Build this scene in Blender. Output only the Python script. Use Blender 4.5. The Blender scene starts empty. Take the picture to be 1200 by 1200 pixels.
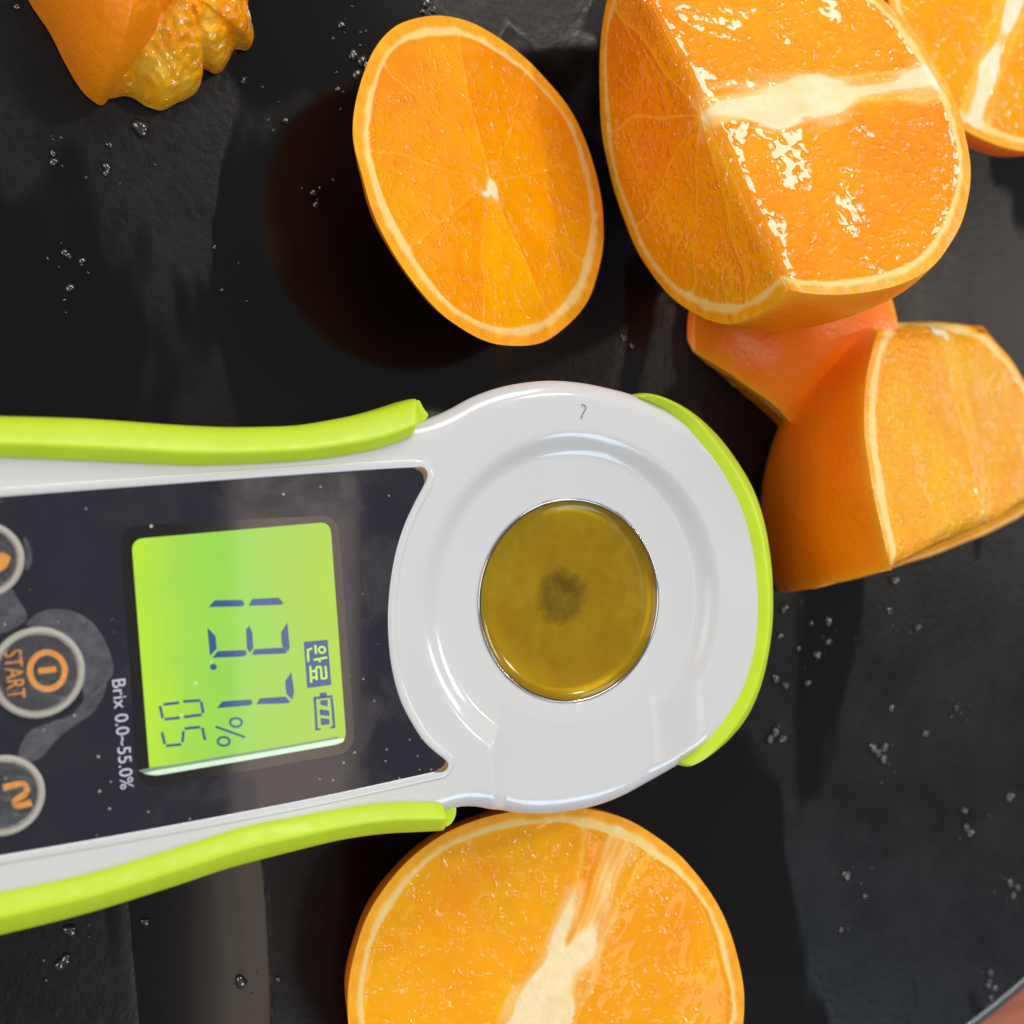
import bpy, bmesh, math, random
import numpy as np
from mathutils import Vector, Matrix

# ------------------------------------------------------------------ camera, world, lights
random.seed(7)
RNG = np.random.default_rng(7)
sc = bpy.context.scene
F_PX, TILT, ZR = 1600.0, math.radians(25.5), 0.034      # focal length in photo pixels, tilt, height of the meter's top face
DIST = F_PX * 0.1236e-3
CAM = np.array([-DIST * math.sin(TILT), 0, ZR + DIST * math.cos(TILT)])
CR = np.array([math.cos(TILT), 0, math.sin(TILT)])
CU = np.array([0, 1.0, 0])
CF = np.array([math.sin(TILT), 0, -math.cos(TILT)])


def at(px, py, z):
    v = CF + CR * (px - 600) / F_PX + CU * (600 - py) / F_PX
    return CAM + v * (z - CAM[2]) / v[2]


cam = bpy.data.cameras.new('camera')
cam.sensor_width = 36
cam.lens = 36 * F_PX / 1200
cam.clip_start, cam.clip_end = 0.005, 50
cam.dof.use_dof = True
cam.dof.focus_distance = 0.202
cam.dof.aperture_fstop = 20
cam.dof.aperture_blades = 0
co = bpy.data.objects.new('camera', cam)
sc.collection.objects.link(co)
co.location = CAM
co.rotation_euler = (0, -TILT, 0)
sc.camera = co
sc.render.resolution_x = sc.render.resolution_y = 1024

w = bpy.data.worlds.new('World')
sc.world = w
w.use_nodes = True
w.node_tree.nodes['Background'].inputs[0].default_value = (0.92, 0.94, 1.0, 1)
w.node_tree.nodes['Background'].inputs[1].default_value = 0.27


def area(name, loc, target, sx, sy, power, col):
    l = bpy.data.lights.new(name, 'AREA')
    l.shape = 'RECTANGLE'
    l.size, l.size_y, l.energy, l.color = sx, sy, power, col
    o = bpy.data.objects.new(name, l)
    sc.collection.objects.link(o)
    o.location = loc
    o.rotation_euler = (Vector(target) - Vector(loc)).to_track_quat('-Z', 'Y').to_euler()
    return o


area('window_light', (0.17, 0.98, 0.72), (0.02, 0, 0.02), 0.56, 0.42, 6.6, (0.92, 0.97, 1.0))
area('far_window_light', (0.54, -0.80, 0.88), (0.0, 0, 0.02), 0.50, 0.36, 5.0, (0.58, 0.80, 1.0))
area('room_light', (-0.85, 0.15, 0.80), (0.0, 0, 0.02), 0.70, 0.70, 5.8, (1.0, 0.95, 0.88))
area('side_window_light', (1.12, 0.16, 0.34), (0.05, 0, 0.02), 0.26, 0.22, 2.4, (0.95, 0.97, 1.0))
area('ceiling_strip_light', (0.210, -0.42, 0.85), (0.210, -0.42, 0), 0.095, 0.90, 0.60, (1.0, 0.80, 0.66))
area('ceiling_lamp', (0.86, 0.17, 0.85), (0.0, 0.0, 0.0), 0.05, 0.05, 1.3, (1.0, 0.86, 0.66))
area('added_glint_lamp', (0.48, 0.56, 0.92), (0.0, 0.0, 0.0), 0.07, 0.07, 2.4, (1.0, 0.90, 0.76))  # extra unseen lamp, added so that the wet orange flesh glints

sc.view_settings.view_transform = 'Standard'
sc.view_settings.look = 'None'
sc.view_settings.gamma = 1
sc.view_settings.exposure = 0
sc.view_settings.use_curve_mapping = False
sc.render.engine = 'CYCLES'
sc.cycles.max_bounces = 7
sc.cycles.diffuse_bounces = 3
sc.cycles.glossy_bounces = 4
sc.cycles.transparent_max_bounces = 12


# ------------------------------------------------------------------ helpers
def lin(r, g, b):
    f = lambda c: (c / 255 / 12.92) if c / 255 <= 0.04045 else ((c / 255 + 0.055) / 1.055) ** 2.4
    return (f(r), f(g), f(b), 1)


def mesh_obj(name, V, faces, mat, parent=None, smooth=True, col=None, extra_mats=(), mat_idx=None, origin=None):
    V = np.asarray(V, float)
    base = np.array(parent.location) if parent is not None and origin is None else (np.zeros(3) if origin is None else np.array(origin))
    p = parent
    while p is not None and p.parent is not None:
        p = p.parent
        base = base + np.array(p.location)
    me = bpy.data.meshes.new(name)
    me.from_pydata((V - base).tolist(), [], [tuple(int(i) for i in f) for f in faces])
    if mat is not None:
        me.materials.append(mat)
    for m in extra_mats:
        me.materials.append(m)
    if mat_idx is not None:
        me.polygons.foreach_set('material_index', np.asarray(mat_idx, np.int32))
    me.polygons.foreach_set('use_smooth', np.full(len(me.polygons), smooth))
    if col is not None:
        a = me.color_attributes.new('Col', 'FLOAT_COLOR', 'POINT')
        c4 = np.ones((len(V), 4))
        c4[:, :3] = col
        a.data.foreach_set('color', c4.ravel())
    me.update()
    o = bpy.data.objects.new(name, me)
    sc.collection.objects.link(o)
    if parent is not None:
        o.parent = parent
    elif origin is not None:
        o.location = origin
    return o


def thing(name, label, cat, loc, group=None):
    o = bpy.data.objects.new(name, None)
    sc.collection.objects.link(o)
    o.location = loc
    o.empty_display_size = 0.01
    o['label'] = label
    o['category'] = cat
    if group:
        o['group'] = group
    return o


def tag(o, label, cat, group=None):
    o['label'] = label
    o['category'] = cat
    if group:
        o['group'] = group
    return o


def catmull(pts, n=8, closed=False):
    P = np.asarray(pts, float)
    m = len(P)
    out = []
    for i in range(m if closed else m - 1):
        g = lambda k: P[k % m] if closed else P[min(max(k, 0), m - 1)]
        p0, p1, p2, p3 = g(i - 1), g(i), g(i + 1), g(i + 2)
        for j in range(n):
            t = j / n
            out.append(0.5 * (2 * p1 + (p2 - p0) * t + (2 * p0 - 5 * p1 + 4 * p2 - p3) * t * t + (3 * p1 - p0 - 3 * p2 + p3) * t ** 3))
    if not closed:
        out.append(P[-1])
    return np.array(out)


def resample(P, n, closed=True):
    P = np.asarray(P, float)
    Q = np.vstack([P, P[:1]]) if closed else P
    s = np.r_[0, np.cumsum(np.linalg.norm(np.diff(Q, axis=0), axis=1))]
    t = np.linspace(0, s[-1], n + 1)[:-1] if closed else np.linspace(0, s[-1], n)
    return np.stack([np.interp(t, s, Q[:, k]) for k in range(Q.shape[1])], 1)


def round_poly(P, r, n=6):
    P = np.asarray(P, float)
    out = []
    for i in range(len(P)):
        a, b, c = P[i - 1], P[i], P[(i + 1) % len(P)]
        u, v = (a - b) / np.linalg.norm(a - b), (c - b) / np.linalg.norm(c - b)
        rr = min(r, 0.45 * np.linalg.norm(a - b), 0.45 * np.linalg.norm(c - b))
        for j in range(n + 1):
            t = j / n
            out.append((1 - t) ** 2 * (b + u * rr) + 2 * t * (1 - t) * b + t * t * (b + v * rr))
    return np.array(out)


def px_poly(P, z):
    return np.array([at(x, y, z) for x, y in P])


def slab(name, P3, thick, mat, parent, bevel=0.0, origin=None, smooth=False):
    """flat plate with outline P3 (top face), its edge rounded by a small bevel ring"""
    P3 = np.asarray(P3, float)
    n = len(P3)
    area2 = np.sum(P3[:, 0] * np.roll(P3[:, 1], -1) - np.roll(P3[:, 0], -1) * P3[:, 1])
    if area2 < 0:
        P3 = P3[::-1]
    V, Fc = [], []
    d = np.roll(P3, -1, 0) - np.roll(P3, 1, 0)
    nr = np.stack([d[:, 1], -d[:, 0], 0 * d[:, 0]], 1)
    nr /= np.linalg.norm(nr, axis=1)[:, None] + 1e-12
    if bevel:
        rings = [P3 - nr * bevel, P3 - nr * bevel * 0.3 + [0, 0, -bevel * 0.3], P3 + [0, 0, -bevel], P3 + [0, 0, -thick]]
    else:
        rings = [P3, P3 + [0, 0, -thick]]
    for r in rings:
        V += r.tolist()
    Fc.append(list(range(n)))
    for k in range(len(rings) - 1):
        for i in range(n):
            j = (i + 1) % n
            Fc.append([k * n + i, (k + 1) * n + i, (k + 1) * n + j, k * n + j])
    return mesh_obj(name, V, Fc, mat, parent, smooth=smooth, origin=origin)


# ---- lattice noise (numpy)
_TAB = RNG.random((64, 64, 64))


def noise3(P, scale, off=0.0):
    Q = np.asarray(P) * scale + off + 100.0
    I = np.floor(Q).astype(int)
    f = Q - I
    f = f * f * (3 - 2 * f)
    r = 0
    for dx in (0, 1):
        for dy in (0, 1):
            for dz in (0, 1):
                wgt = (f[..., 0] if dx else 1 - f[..., 0]) * (f[..., 1] if dy else 1 - f[..., 1]) * (f[..., 2] if dz else 1 - f[..., 2])
                r = r + wgt * _TAB[(I[..., 0] + dx) % 64, (I[..., 1] + dy) % 64, (I[..., 2] + dz) % 64]
    return r * 2 - 1


def sstep(a, b, x):
    t = np.clip((x - a) / (b - a), 0, 1)
    return t * t * (3 - 2 * t)


# ---- node helpers
class NT:
    def __init__(self, name):
        self.m = bpy.data.materials.new(name)
        self.m.use_nodes = True
        self.t = self.m.node_tree
        self.b = self.t.nodes['Principled BSDF']
        self.out = self.t.nodes['Material Output']

    def n(self, typ, **kw):
        nd = self.t.nodes.new(typ)
        for k, v in kw.items():
            if k.startswith('i_'):
                nd.inputs[k[2:].replace('_', ' ')].default_value = v
            else:
                setattr(nd, k, v)
        return nd

    def l(self, a, b):
        self.t.links.new(a, b)

    def ramp(self, fac, stops):
        r = self.n('ShaderNodeValToRGB')
        e = r.color_ramp.elements
        while len(e) < len(stops):
            e.new(0.5)
        for k, (p, c) in enumerate(stops):
            e[k].position = p
            e[k].color = c if hasattr(c, '__len__') else (c, c, c, 1)
        self.l(fac, r.inputs[0])
        return r.outputs[0]

    def mix(self, fac, a, b, typ='MIX'):
        m = self.n('ShaderNodeMix', data_type='RGBA', blend_type=typ)
        for s, v in ((0, fac), (6, a), (7, b)):
            if hasattr(v, 'is_output'):
                self.l(v, m.inputs[s])
            else:
                m.inputs[s].default_value = v
        return m.outputs[2]

    def math(self, op, a, b=0.0, clamp=False):
        m = self.n('ShaderNodeMath', operation=op, use_clamp=clamp)
        for s, v in ((0, a), (1, b)):
            if hasattr(v, 'is_output'):
                self.l(v, m.inputs[s])
            else:
                m.inputs[s].default_value = v
        return m.outputs[0]

    def fresnel(self, ior):
        g = self.n('ShaderNodeNewGeometry')
        fr = self.n('ShaderNodeFresnel')
        self.l(self.math('ADD', ior, self.math('MULTIPLY', g.outputs['Backfacing'], 1.0 / ior - ior)), fr.inputs['IOR'])
        return fr.outputs[0]

    def coord(self):
        return self.n('ShaderNodeTexCoord').outputs['Object']

    def noise(self, vec, scale, detail=3, rough=0.5, dist=0.0):
        nd = self.n('ShaderNodeTexNoise')
        nd.inputs['Scale'].default_value = scale
        nd.inputs['Detail'].default_value = detail
        nd.inputs['Roughness'].default_value = rough
        nd.inputs['Distortion'].default_value = dist
        self.l(vec, nd.inputs['Vector'])
        return nd.outputs['Fac']

    def bump(self, h, strength, dist, prev=None):
        b = self.n('ShaderNodeBump')
        b.inputs['Strength'].default_value = strength
        b.inputs['Distance'].default_value = dist
        self.l(h, b.inputs['Height'])
        if prev is not None:
            self.l(prev, b.inputs['Normal'])
        return b.outputs['Normal']

    def set(self, **kw):
        for k, v in kw.items():
            s = self.b.inputs[k.replace('_', ' ')]
            if hasattr(v, 'is_output'):
                self.l(v, s)
            else:
                s.default_value = v


def simple(name, col, rough, **kw):
    t = NT(name)
    t.set(Base_Color=col, Roughness=rough, **kw)
    return t.m


# ------------------------------------------------------------------ materials
def make_plastic():
    t = NT('white_plastic')
    c = t.coord()
    n1 = t.noise(c, 60, 4)
    n2 = t.noise(c, 900, 3)
    base = t.mix(t.ramp(n1, [(0.4, 0.0), (0.75, 0.35)]), (0.605, 0.597, 0.597, 1), (0.59, 0.56, 0.52, 1))
    t.set(Base_Color=base, Roughness=t.ramp(n2, [(0.3, 0.10), (0.7, 0.17)]), IOR=1.5)
    t.set(Normal=t.bump(t.noise(c, 120, 2), 0.04, 0.0006))
    return t.m


def make_rubber():
    t = NT('lime_rubber')
    c = t.coord()
    n1 = t.noise(c, 90, 4)
    base = t.mix(t.ramp(n1, [(0.45, 0.0), (0.8, 0.5)]), lin(192, 218, 40), lin(180, 202, 34))
    t.set(Base_Color=base, Roughness=t.ramp(t.noise(c, 500, 3), [(0.3, 0.34), (0.7, 0.50)]), IOR=1.45)
    t.set(Normal=t.bump(t.noise(c, 1500, 2), 0.06, 0.0003))
    return t.m


def make_panel():
    t = NT('panel_film')
    c = t.coord()
    v = t.n('ShaderNodeTexVoronoi', feature='F1')
    v.inputs['Scale'].default_value = 620
    t.l(c, v.inputs['Vector'])
    sp = t.n('ShaderNodeSeparateColor')
    t.l(v.outputs['Color'], sp.inputs[0])
    dots = t.math('MULTIPLY', t.math('LESS_THAN', v.outputs['Distance'], 0.11), t.math('GREATER_THAN', sp.outputs[0], 0.62))
    dens = t.ramp(t.noise(c, 45, 3), [(0.36, 0.0), (0.52, 1.0)])
    dust = t.math('MULTIPLY', dots, dens)
    smear = t.ramp(t.noise(c, 110, 5, 0.6, 0.6), [(0.45, 0.0), (0.75, 0.5)])
    base = t.mix(smear, lin(36, 36, 45), lin(50, 48, 53))
    base = t.mix(t.math('MULTIPLY', dust, 0.8), base, lin(190, 175, 150))
    t.set(Base_Color=base, Roughness=t.ramp(smear, [(0.0, 0.05), (0.5, 0.22)]), IOR=1.5)
    t.set(Normal=t.bump(dust, 0.4, 0.0003))
    return t.m


def make_tray():
    t = NT('wet_black_tray')
    c = t.coord()
    mp = t.n('ShaderNodeMapping')
    mp.inputs['Scale'].default_value = (1.0, 0.42, 1.0)
    mp.inputs['Rotation'].default_value = (0, 0, 0.18)
    t.l(c, mp.inputs['Vector'])
    cv = mp.outputs[0]
    wn = t.noise(cv, 26, 3, 0.5, 0.7)
    wet = t.ramp(wn, [(0.465, 1.0), (0.50, 0.0)])
    fine = t.noise(c, 700, 3, 0.6)
    gr = t.noise(c, 70, 5, 0.65)
    base = t.mix(t.ramp(gr, [(0.35, 0.0), (0.7, 1.0)]), (0.0045, 0.0042, 0.005, 1), (0.009, 0.0082, 0.0088, 1))
    base = t.mix(wet, base, (0.003, 0.0026, 0.0026, 1))
    rgh = t.math('ADD', t.ramp(gr, [(0.3, 0.27), (0.75, 0.40)]), t.math('MULTIPLY', fine, 0.08))
    rgh = t.mix(wet, rgh, (0.11, 0.11, 0.11, 1))
    t.set(Base_Color=base, Roughness=rgh, IOR=1.42, Specular_IOR_Level=t.ramp(wet, [(0.0, 0.36), (1.0, 0.5)]))
    b1 = t.bump(wn, 0.10, 0.0015)
    t.set(Normal=t.bump(t.math('MULTIPLY', fine, t.math('SUBTRACT', 1.0, wet)), 0.22, 0.0004, b1))
    return t.m


def make_flesh(name, lo, hi, amp, sc_=720, ior=1.45):
    t = NT(name)
    a = t.n('ShaderNodeAttribute', attribute_name='Col')
    c = t.coord()
    n1 = t.noise(c, 130, 3, 0.55, 0.5)
    col = t.mix(t.ramp(n1, [(0.3, 0.26), (0.62, 0.0)]), a.outputs['Color'], (0.80, 0.20, 0.002, 1))
    b1 = t.bump(t.noise(c, 220, 2, 0.5, 0.4), 0.10, 0.0010)
    clump = t.ramp(t.noise(c, 210, 3, 0.6), [(lo, 0.0), (hi, 1.0)])
    sac = t.math('MULTIPLY', t.ramp(t.noise(c, sc_, 1.0, 0.5, 0.2), [(0.50, 0.0), (0.60, 0.55), (0.72, 1.0)]), clump)
    b2 = t.bump(sac, 1.0, amp, b1)
    t.set(Base_Color=col, Roughness=0.5, IOR=1.36, Normal=b1, Specular_IOR_Level=0.0)
    t.set(Coat_Weight=1.0, Coat_Roughness=0.04, Coat_IOR=ior)
    t.l(b2, t.b.inputs['Coat Normal'])
    return t.m


def make_pith():
    t = NT('orange_pith')
    a = t.n('ShaderNodeAttribute', attribute_name='Col')
    c = t.coord()
    n1 = t.noise(c, 500, 4, 0.6)
    col = t.mix(t.ramp(n1, [(0.35, 0.22), (0.65, 0.0)]), a.outputs['Color'], (0.85, 0.50, 0.10, 1))
    b1 = t.bump(t.noise(c, 900, 3, 0.6), 0.22, 0.0006)
    t.set(Base_Color=col, Roughness=0.45, IOR=1.40, Normal=b1, Specular_IOR_Level=0.3)
    return t.m


def make_peel():
    t = NT('orange_peel')
    a = t.n('ShaderNodeAttribute', attribute_name='Col')
    c = t.coord()
    n1 = t.noise(c, 75, 3, 0.6)
    v = t.n('ShaderNodeTexVoronoi', feature='F1')
    v.inputs['Scale'].default_value = 900
    t.l(c, v.inputs['Vector'])
    pore = t.ramp(v.outputs['Distance'], [(0.0, 0.0), (0.5, 1.0)])
    col = t.mix(t.ramp(n1, [(0.4, 0.0), (0.75, 0.4)]), a.outputs['Color'], (0.98, 0.24, 0.002, 1))
    col = t.mix(t.ramp(v.outputs['Distance'], [(0.0, 0.14), (0.35, 0.0)]), col, (0.70, 0.16, 0.001, 1))
    b1 = t.bump(t.noise(c, 160, 2), 0.15, 0.0012)
    b2 = t.bump(pore, 0.13, 0.0005, b1)
    t.set(Base_Color=col, Roughness=0.34, IOR=1.45, Normal=b2)
    return t.m


def make_juice():
    t = NT('cloudy_juice')
    c = t.coord()
    n = t.noise(c, 130, 4, 0.6, 0.4)
    tr = t.n('ShaderNodeBsdfTransparent')
    tr.inputs[0].default_value = (0.74, 0.58, 0.05, 1)
    t.set(Base_Color=t.ramp(n, [(0.35, (0.33, 0.205, 0.012, 1)), (0.65, (0.46, 0.30, 0.018, 1))]), Roughness=0.6, IOR=1.0)
    m1 = t.n('ShaderNodeMixShader')
    t.l(t.ramp(t.noise(c, 480, 3), [(0.3, 0.26), (0.7, 0.42)]), m1.inputs[0])
    t.l(tr.outputs[0], m1.inputs[1])
    t.l(t.b.outputs[0], m1.inputs[2])
    gl = t.n('ShaderNodeBsdfGlossy')
    gl.inputs['Roughness'].default_value = 0.11
    m2 = t.n('ShaderNodeMixShader')
    t.l(t.fresnel(1.36), m2.inputs[0])
    t.l(m1.outputs[0], m2.inputs[1])
    t.l(gl.outputs[0], m2.inputs[2])
    t.l(m2.outputs[0], t.out.inputs[0])
    return t.m


def make_prism():
    t = NT('dark_prism')
    c = t.coord()
    sub = t.n('ShaderNodeVectorMath', operation='SUBTRACT')
    sub.inputs[1].default_value = tuple(PRISM_C)
    t.l(c, sub.inputs[0])
    ln = t.n('ShaderNodeVectorMath', operation='LENGTH')
    t.l(sub.outputs[0], ln.inputs[0])
    r = t.math('ADD', t.math('MULTIPLY', ln.outputs['Value'], 200.0), t.math('MULTIPLY', t.math('SUBTRACT', t.noise(c, 900, 4, 0.7), 0.5), 0.5))
    t.set(Base_Color=(0.004, 0.009, 0.004, 1), Roughness=0.3, Alpha=t.ramp(r, [(0.45, 0.97), (0.92, 0.0)]))
    return t.m


ZJ = ZR - 0.0026
JC = at(669, 703.5, ZJ)
PRISM_C = np.array([JC[0] - 0.0006, JC[1] + 0.0004, ZJ - 0.00178]) - np.array([at(672, 703, ZR)[0], at(672, 703, ZR)[1], 0])


SCR_X = (at(158, 760, 0.034)[0] - at(672, 703, 0.034)[0], at(404, 760, 0.034)[0] - at(672, 703, 0.034)[0])


def make_screen():
    t = NT('lcd_backlight')
    c = t.coord()
    # uneven backlight, strongest at the left; reflected light painted in at the right
    sep = t.n('ShaderNodeSeparateXYZ')
    t.l(c, sep.inputs[0])
    mr = t.n('ShaderNodeMapRange')
    mr.inputs['From Min'].default_value = SCR_X[0]
    mr.inputs['From Max'].default_value = SCR_X[1]
    t.l(sep.outputs[0], mr.inputs['Value'])
    g = t.math('ADD', mr.outputs[0], t.math('MULTIPLY', t.math('SUBTRACT', t.noise(c, 90, 2), 0.5), 0.35))
    col = t.ramp(g, [(0.0, lin(186, 232, 22)), (0.22, lin(158, 214, 62)), (0.5, lin(140, 204, 72)), (0.8, lin(158, 200, 60)), (1.0, lin(170, 205, 28))])
    t.set(Base_Color=(0.10, 0.18, 0.02, 1), Roughness=0.35)
    t.l(col, t.b.inputs['Emission Color'])
    t.set(Emission_Strength=0.80)
    return t.m


def make_pane():
    t = NT('clear_window_pane')
    tr = t.n('ShaderNodeBsdfTransparent')
    gl = t.n('ShaderNodeBsdfGlossy')
    c = t.coord()
    gl.inputs['Roughness'].default_value = 0.05
    v = t.n('ShaderNodeTexVoronoi', feature='F1')
    v.inputs['Scale'].default_value = 520
    t.l(c, v.inputs['Vector'])
    sp = t.n('ShaderNodeSeparateColor')
    t.l(v.outputs['Color'], sp.inputs[0])
    dots = t.math('MULTIPLY', t.math('LESS_THAN', v.outputs['Distance'], 0.12), t.math('GREATER_THAN', sp.outputs[0], 0.90))
    mx = t.n('ShaderNodeMixShader')
    t.l(t.fresnel(1.52), mx.inputs[0])
    t.l(tr.outputs[0], mx.inputs[1])
    t.l(gl.outputs[0], mx.inputs[2])
    df = t.n('ShaderNodeBsdfDiffuse')
    df.inputs[0].default_value = (0.8, 0.75, 0.6, 1)
    m2 = t.n('ShaderNodeMixShader')
    t.l(t.math('MULTIPLY', dots, 0.6), m2.inputs[0])
    t.l(mx.outputs[0], m2.inputs[1])
    t.l(df.outputs[0], m2.inputs[2])
    t.l(m2.outputs[0], t.out.inputs[0])
    return t.m


def make_dome():
    t = NT('button_dome')
    c = t.coord()
    tr = t.n('ShaderNodeBsdfTransparent')
    gl = t.n('ShaderNodeBsdfGlossy')
    gl.inputs['Roughness'].default_value = 0.10
    mp = t.n('ShaderNodeMapping')
    mp.inputs['Rotation'].default_value = (0, 0, 0.9)
    mp.inputs['Scale'].default_value = (1, 7, 1)
    t.l(c, mp.inputs['Vector'])
    t.l(t.bump(t.noise(mp.outputs[0], 260, 4, 0.7, 0.6), 0.8, 0.0010), gl.inputs['Normal'])
    mx = t.n('ShaderNodeMixShader')
    t.l(t.math('MULTIPLY', t.fresnel(1.5), 2.2, True), mx.inputs[0])
    t.l(tr.outputs[0], mx.inputs[1])
    t.l(gl.outputs[0], mx.inputs[2])
    t.l(mx.outputs[0], t.out.inputs[0])
    return t.m


def make_film(name, op, col):
    t = NT(name)
    c = t.coord()
    n = t.noise(c, 350, 5, 0.7, 0.8)
    tr = t.n('ShaderNodeBsdfTransparent')
    t.set(Base_Color=col, Roughness=0.12, Normal=t.bump(t.noise(c, 500, 4, 0.7, 1.5), 0.8, 0.0012))
    mx = t.n('ShaderNodeMixShader')
    t.l(t.ramp(n, [(0.3, op * 0.5), (0.75, op * 1.4)]), mx.inputs[0])
    t.l(tr.outputs[0], mx.inputs[1])
    t.l(t.b.outputs[0], mx.inputs[2])
    t.l(mx.outputs[0], t.out.inputs[0])
    return t.m


def make_wood():
    t = NT('brown_table')
    c = t.coord()
    mp = t.n('ShaderNodeMapping')
    mp.inputs['Scale'].default_value = (1, 12, 1)
    t.l(c, mp.inputs['Vector'])
    n = t.noise(mp.outputs[0], 12, 5, 0.6, 0.5)
    t.set(Base_Color=t.ramp(n, [(0.3, lin(140, 66, 44)), (0.7, lin(176, 98, 70))]), Roughness=0.4)
    return t.m


M = dict(plastic=make_plastic(), rubber=make_rubber(), panel=make_panel(), tray=make_tray(), flesh=make_flesh('orange_flesh', 0.44, 0.62, 0.0012, 800, 1.5), flesh_wet=make_flesh('orange_flesh_wet', 0.26, 0.42, 0.0013, 720, 1.62),
         pith=make_pith(), peel=make_peel(), juice=make_juice(), screen=make_screen(), pane=make_pane(), wood=make_wood(),
         film=make_film('loose_film', 0.22, (0.42, 0.40, 0.44, 1)), dome=make_dome(),
         bezel=simple('window_bezel', (0.0045, 0.0035, 0.0035, 1), 0.12),
         ink=simple('lcd_ink', lin(44, 78, 140), 0.4), ink_inv=simple('lcd_clear', lin(160, 200, 60), 0.4),
         lip=simple('screen_lip', lin(205, 222, 205), 0.4), lipd=simple('lip_shade_paint', lin(120, 150, 130), 0.4),
         print_w=simple('white_print', lin(200, 196, 208), 0.5), print_o=simple('orange_print', lin(226, 140, 12), 0.45),
         ring=simple('button_ring', lin(168, 162, 152), 0.3), steel=simple('steel', (0.50, 0.47, 0.43, 1), 0.14, Metallic=1.0),
         dish=simple('steel_dish', (0.74, 0.70, 0.62, 1), 0.42, Metallic=1.0),
         prism=make_prism(), grime=simple('grime', (0.20, 0.10, 0.045, 1), 0.5),
         hair=simple('fibre', (0.08, 0.07, 0.07, 1), 0.6), rim=simple('tray_rim', (0.05, 0.06, 0.07, 1), 0.2),
         drop=simple('juice_drop', (1.0, 0.95, 0.86, 1), 0.02, Transmission_Weight=1.0, IOR=1.35), splash=simple('splash_drop', (0.02, 0.018, 0.015, 1), 0.13, IOR=1.9))
for nm in ('ink', 'ink_inv'):
    pass
b = M['ink_inv'].node_tree.nodes['Principled BSDF']
b.inputs['Emission Color'].default_value = lin(160, 210, 60)
b.inputs['Emission Strength'].default_value = 0.55
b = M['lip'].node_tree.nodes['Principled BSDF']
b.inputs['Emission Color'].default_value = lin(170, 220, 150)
b.inputs['Emission Strength'].default_value = 0.25  # the lip is no lamp; this glow paints it as lit

# ------------------------------------------------------------------ setting: table and round black tray
E1, E2 = at(1150, 1200, 0), at(1200, 1159, 0)
tdir = (E2 - E1) / np.linalg.norm(E2 - E1)
nin = np.array([-tdir[1], tdir[0], 0])                 # points into the tray
TR = 0.20
TC = (E1 + E2) / 2 + nin * TR
tb = mesh_obj('tabletop', [(-1.2, -1.2, -0.006), (1.2, -1.2, -0.006), (1.2, 1.2, -0.006), (-1.2, 1.2, -0.006)], [(0, 1, 2, 3)], M['wood'], smooth=False)
tb['kind'] = 'structure'
tray = thing('round_tray', 'wet glossy black round tray under the meter and the cut oranges', 'tray', (TC[0], TC[1], -0.006))
n = 360
ang = np.linspace(0, 2 * np.pi, n, endpoint=False)
V, Fc = [(TC[0], TC[1], 0)], []
for r in (0.02, 0.06, 0.10, 0.14, 0.17, TR - 0.0022):
    V += [(TC[0] + r * math.cos(a), TC[1] + r * math.sin(a), 0) for a in ang]
for i in range(n):
    Fc.append((0, 1 + i, 1 + (i + 1) % n))
    for k in range(5):
        o0, o1 = 1 + k * n, 1 + (k + 1) * n
        Fc.append((o0 + i, o1 + i, o1 + (i + 1) % n, o0 + (i + 1) % n))
mesh_obj('tray_top', V, Fc, M['tray'], tray)
V, Fc = [], []
prof = [(TR - 0.0022, -0.0001), (TR - 0.0022, 0.0003), (TR - 0.0012, 0.0006), (TR - 0.0003, 0.0003), (TR, -0.0006), (TR - 0.0006, -0.0058)]
for r, z in prof:
    V += [(TC[0] + r * math.cos(a), TC[1] + r * math.sin(a), z) for a in ang]
for k in range(len(prof) - 1):
    for i in range(n):
        Fc.append((k * n + i, (k + 1) * n + i, (k + 1) * n + (i + 1) % n, k * n + (i + 1) % n))
mesh_obj('tray_rim', V, Fc, M['rim'], tray)

# ------------------------------------------------------------------ the meter
HC = at(672, 703, ZR)
meter = thing('brix_meter', 'white handheld digital meter with lime green rubber edges and lit green screen reading 13.7%', 'refractometer', (HC[0], HC[1], 0))
YAW = math.radians(5.0)
ex, ey = np.array([math.cos(YAW), math.sin(YAW), 0]), np.array([-math.sin(YAW), math.cos(YAW), 0])

out_px = [(-100, 502), (0, 505), (100, 509), (200, 515), (300, 516), (400, 507), (450, 499), (485, 494), (505, 489), (527, 479.5), (552, 466), (580, 455.5),
          (610, 449), (645, 446), (680, 448.5), (715, 455.5), (745, 464), (775, 476), (803, 493), (832, 518), (856, 548), (874, 583), (887, 623), (893.5, 670),
          (894, 715), (890, 755), (880, 795), (866, 826), (848, 851), (825, 874), (798, 897), (770, 917), (740, 934), (710, 946), (680, 953), (650, 957),
          (620, 957), (595, 953), (575, 948.5), (555, 945), (535, 946), (510, 953), (480, 957), (440, 960), (400, 967), (350, 977), (300, 987), (200, 1016),
          (100, 1045), (0, 1068), (-100, 1090), (-200, 1105), (-280, 1104), (-340, 1075), (-370, 1000), (-378, 800), (-370, 620), (-345, 545), (-290, 512), (-200, 503)]
OUT = resample(catmull(px_poly(out_px, ZR - 0.0022), 8, True), 900)[:, :2]
# outline as a function of angle around the head's centre
rel = OUT - HC[:2]
th = np.arctan2(rel[:, 1], rel[:, 0])
order = np.argsort(th)
NT_ = 1080
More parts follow.
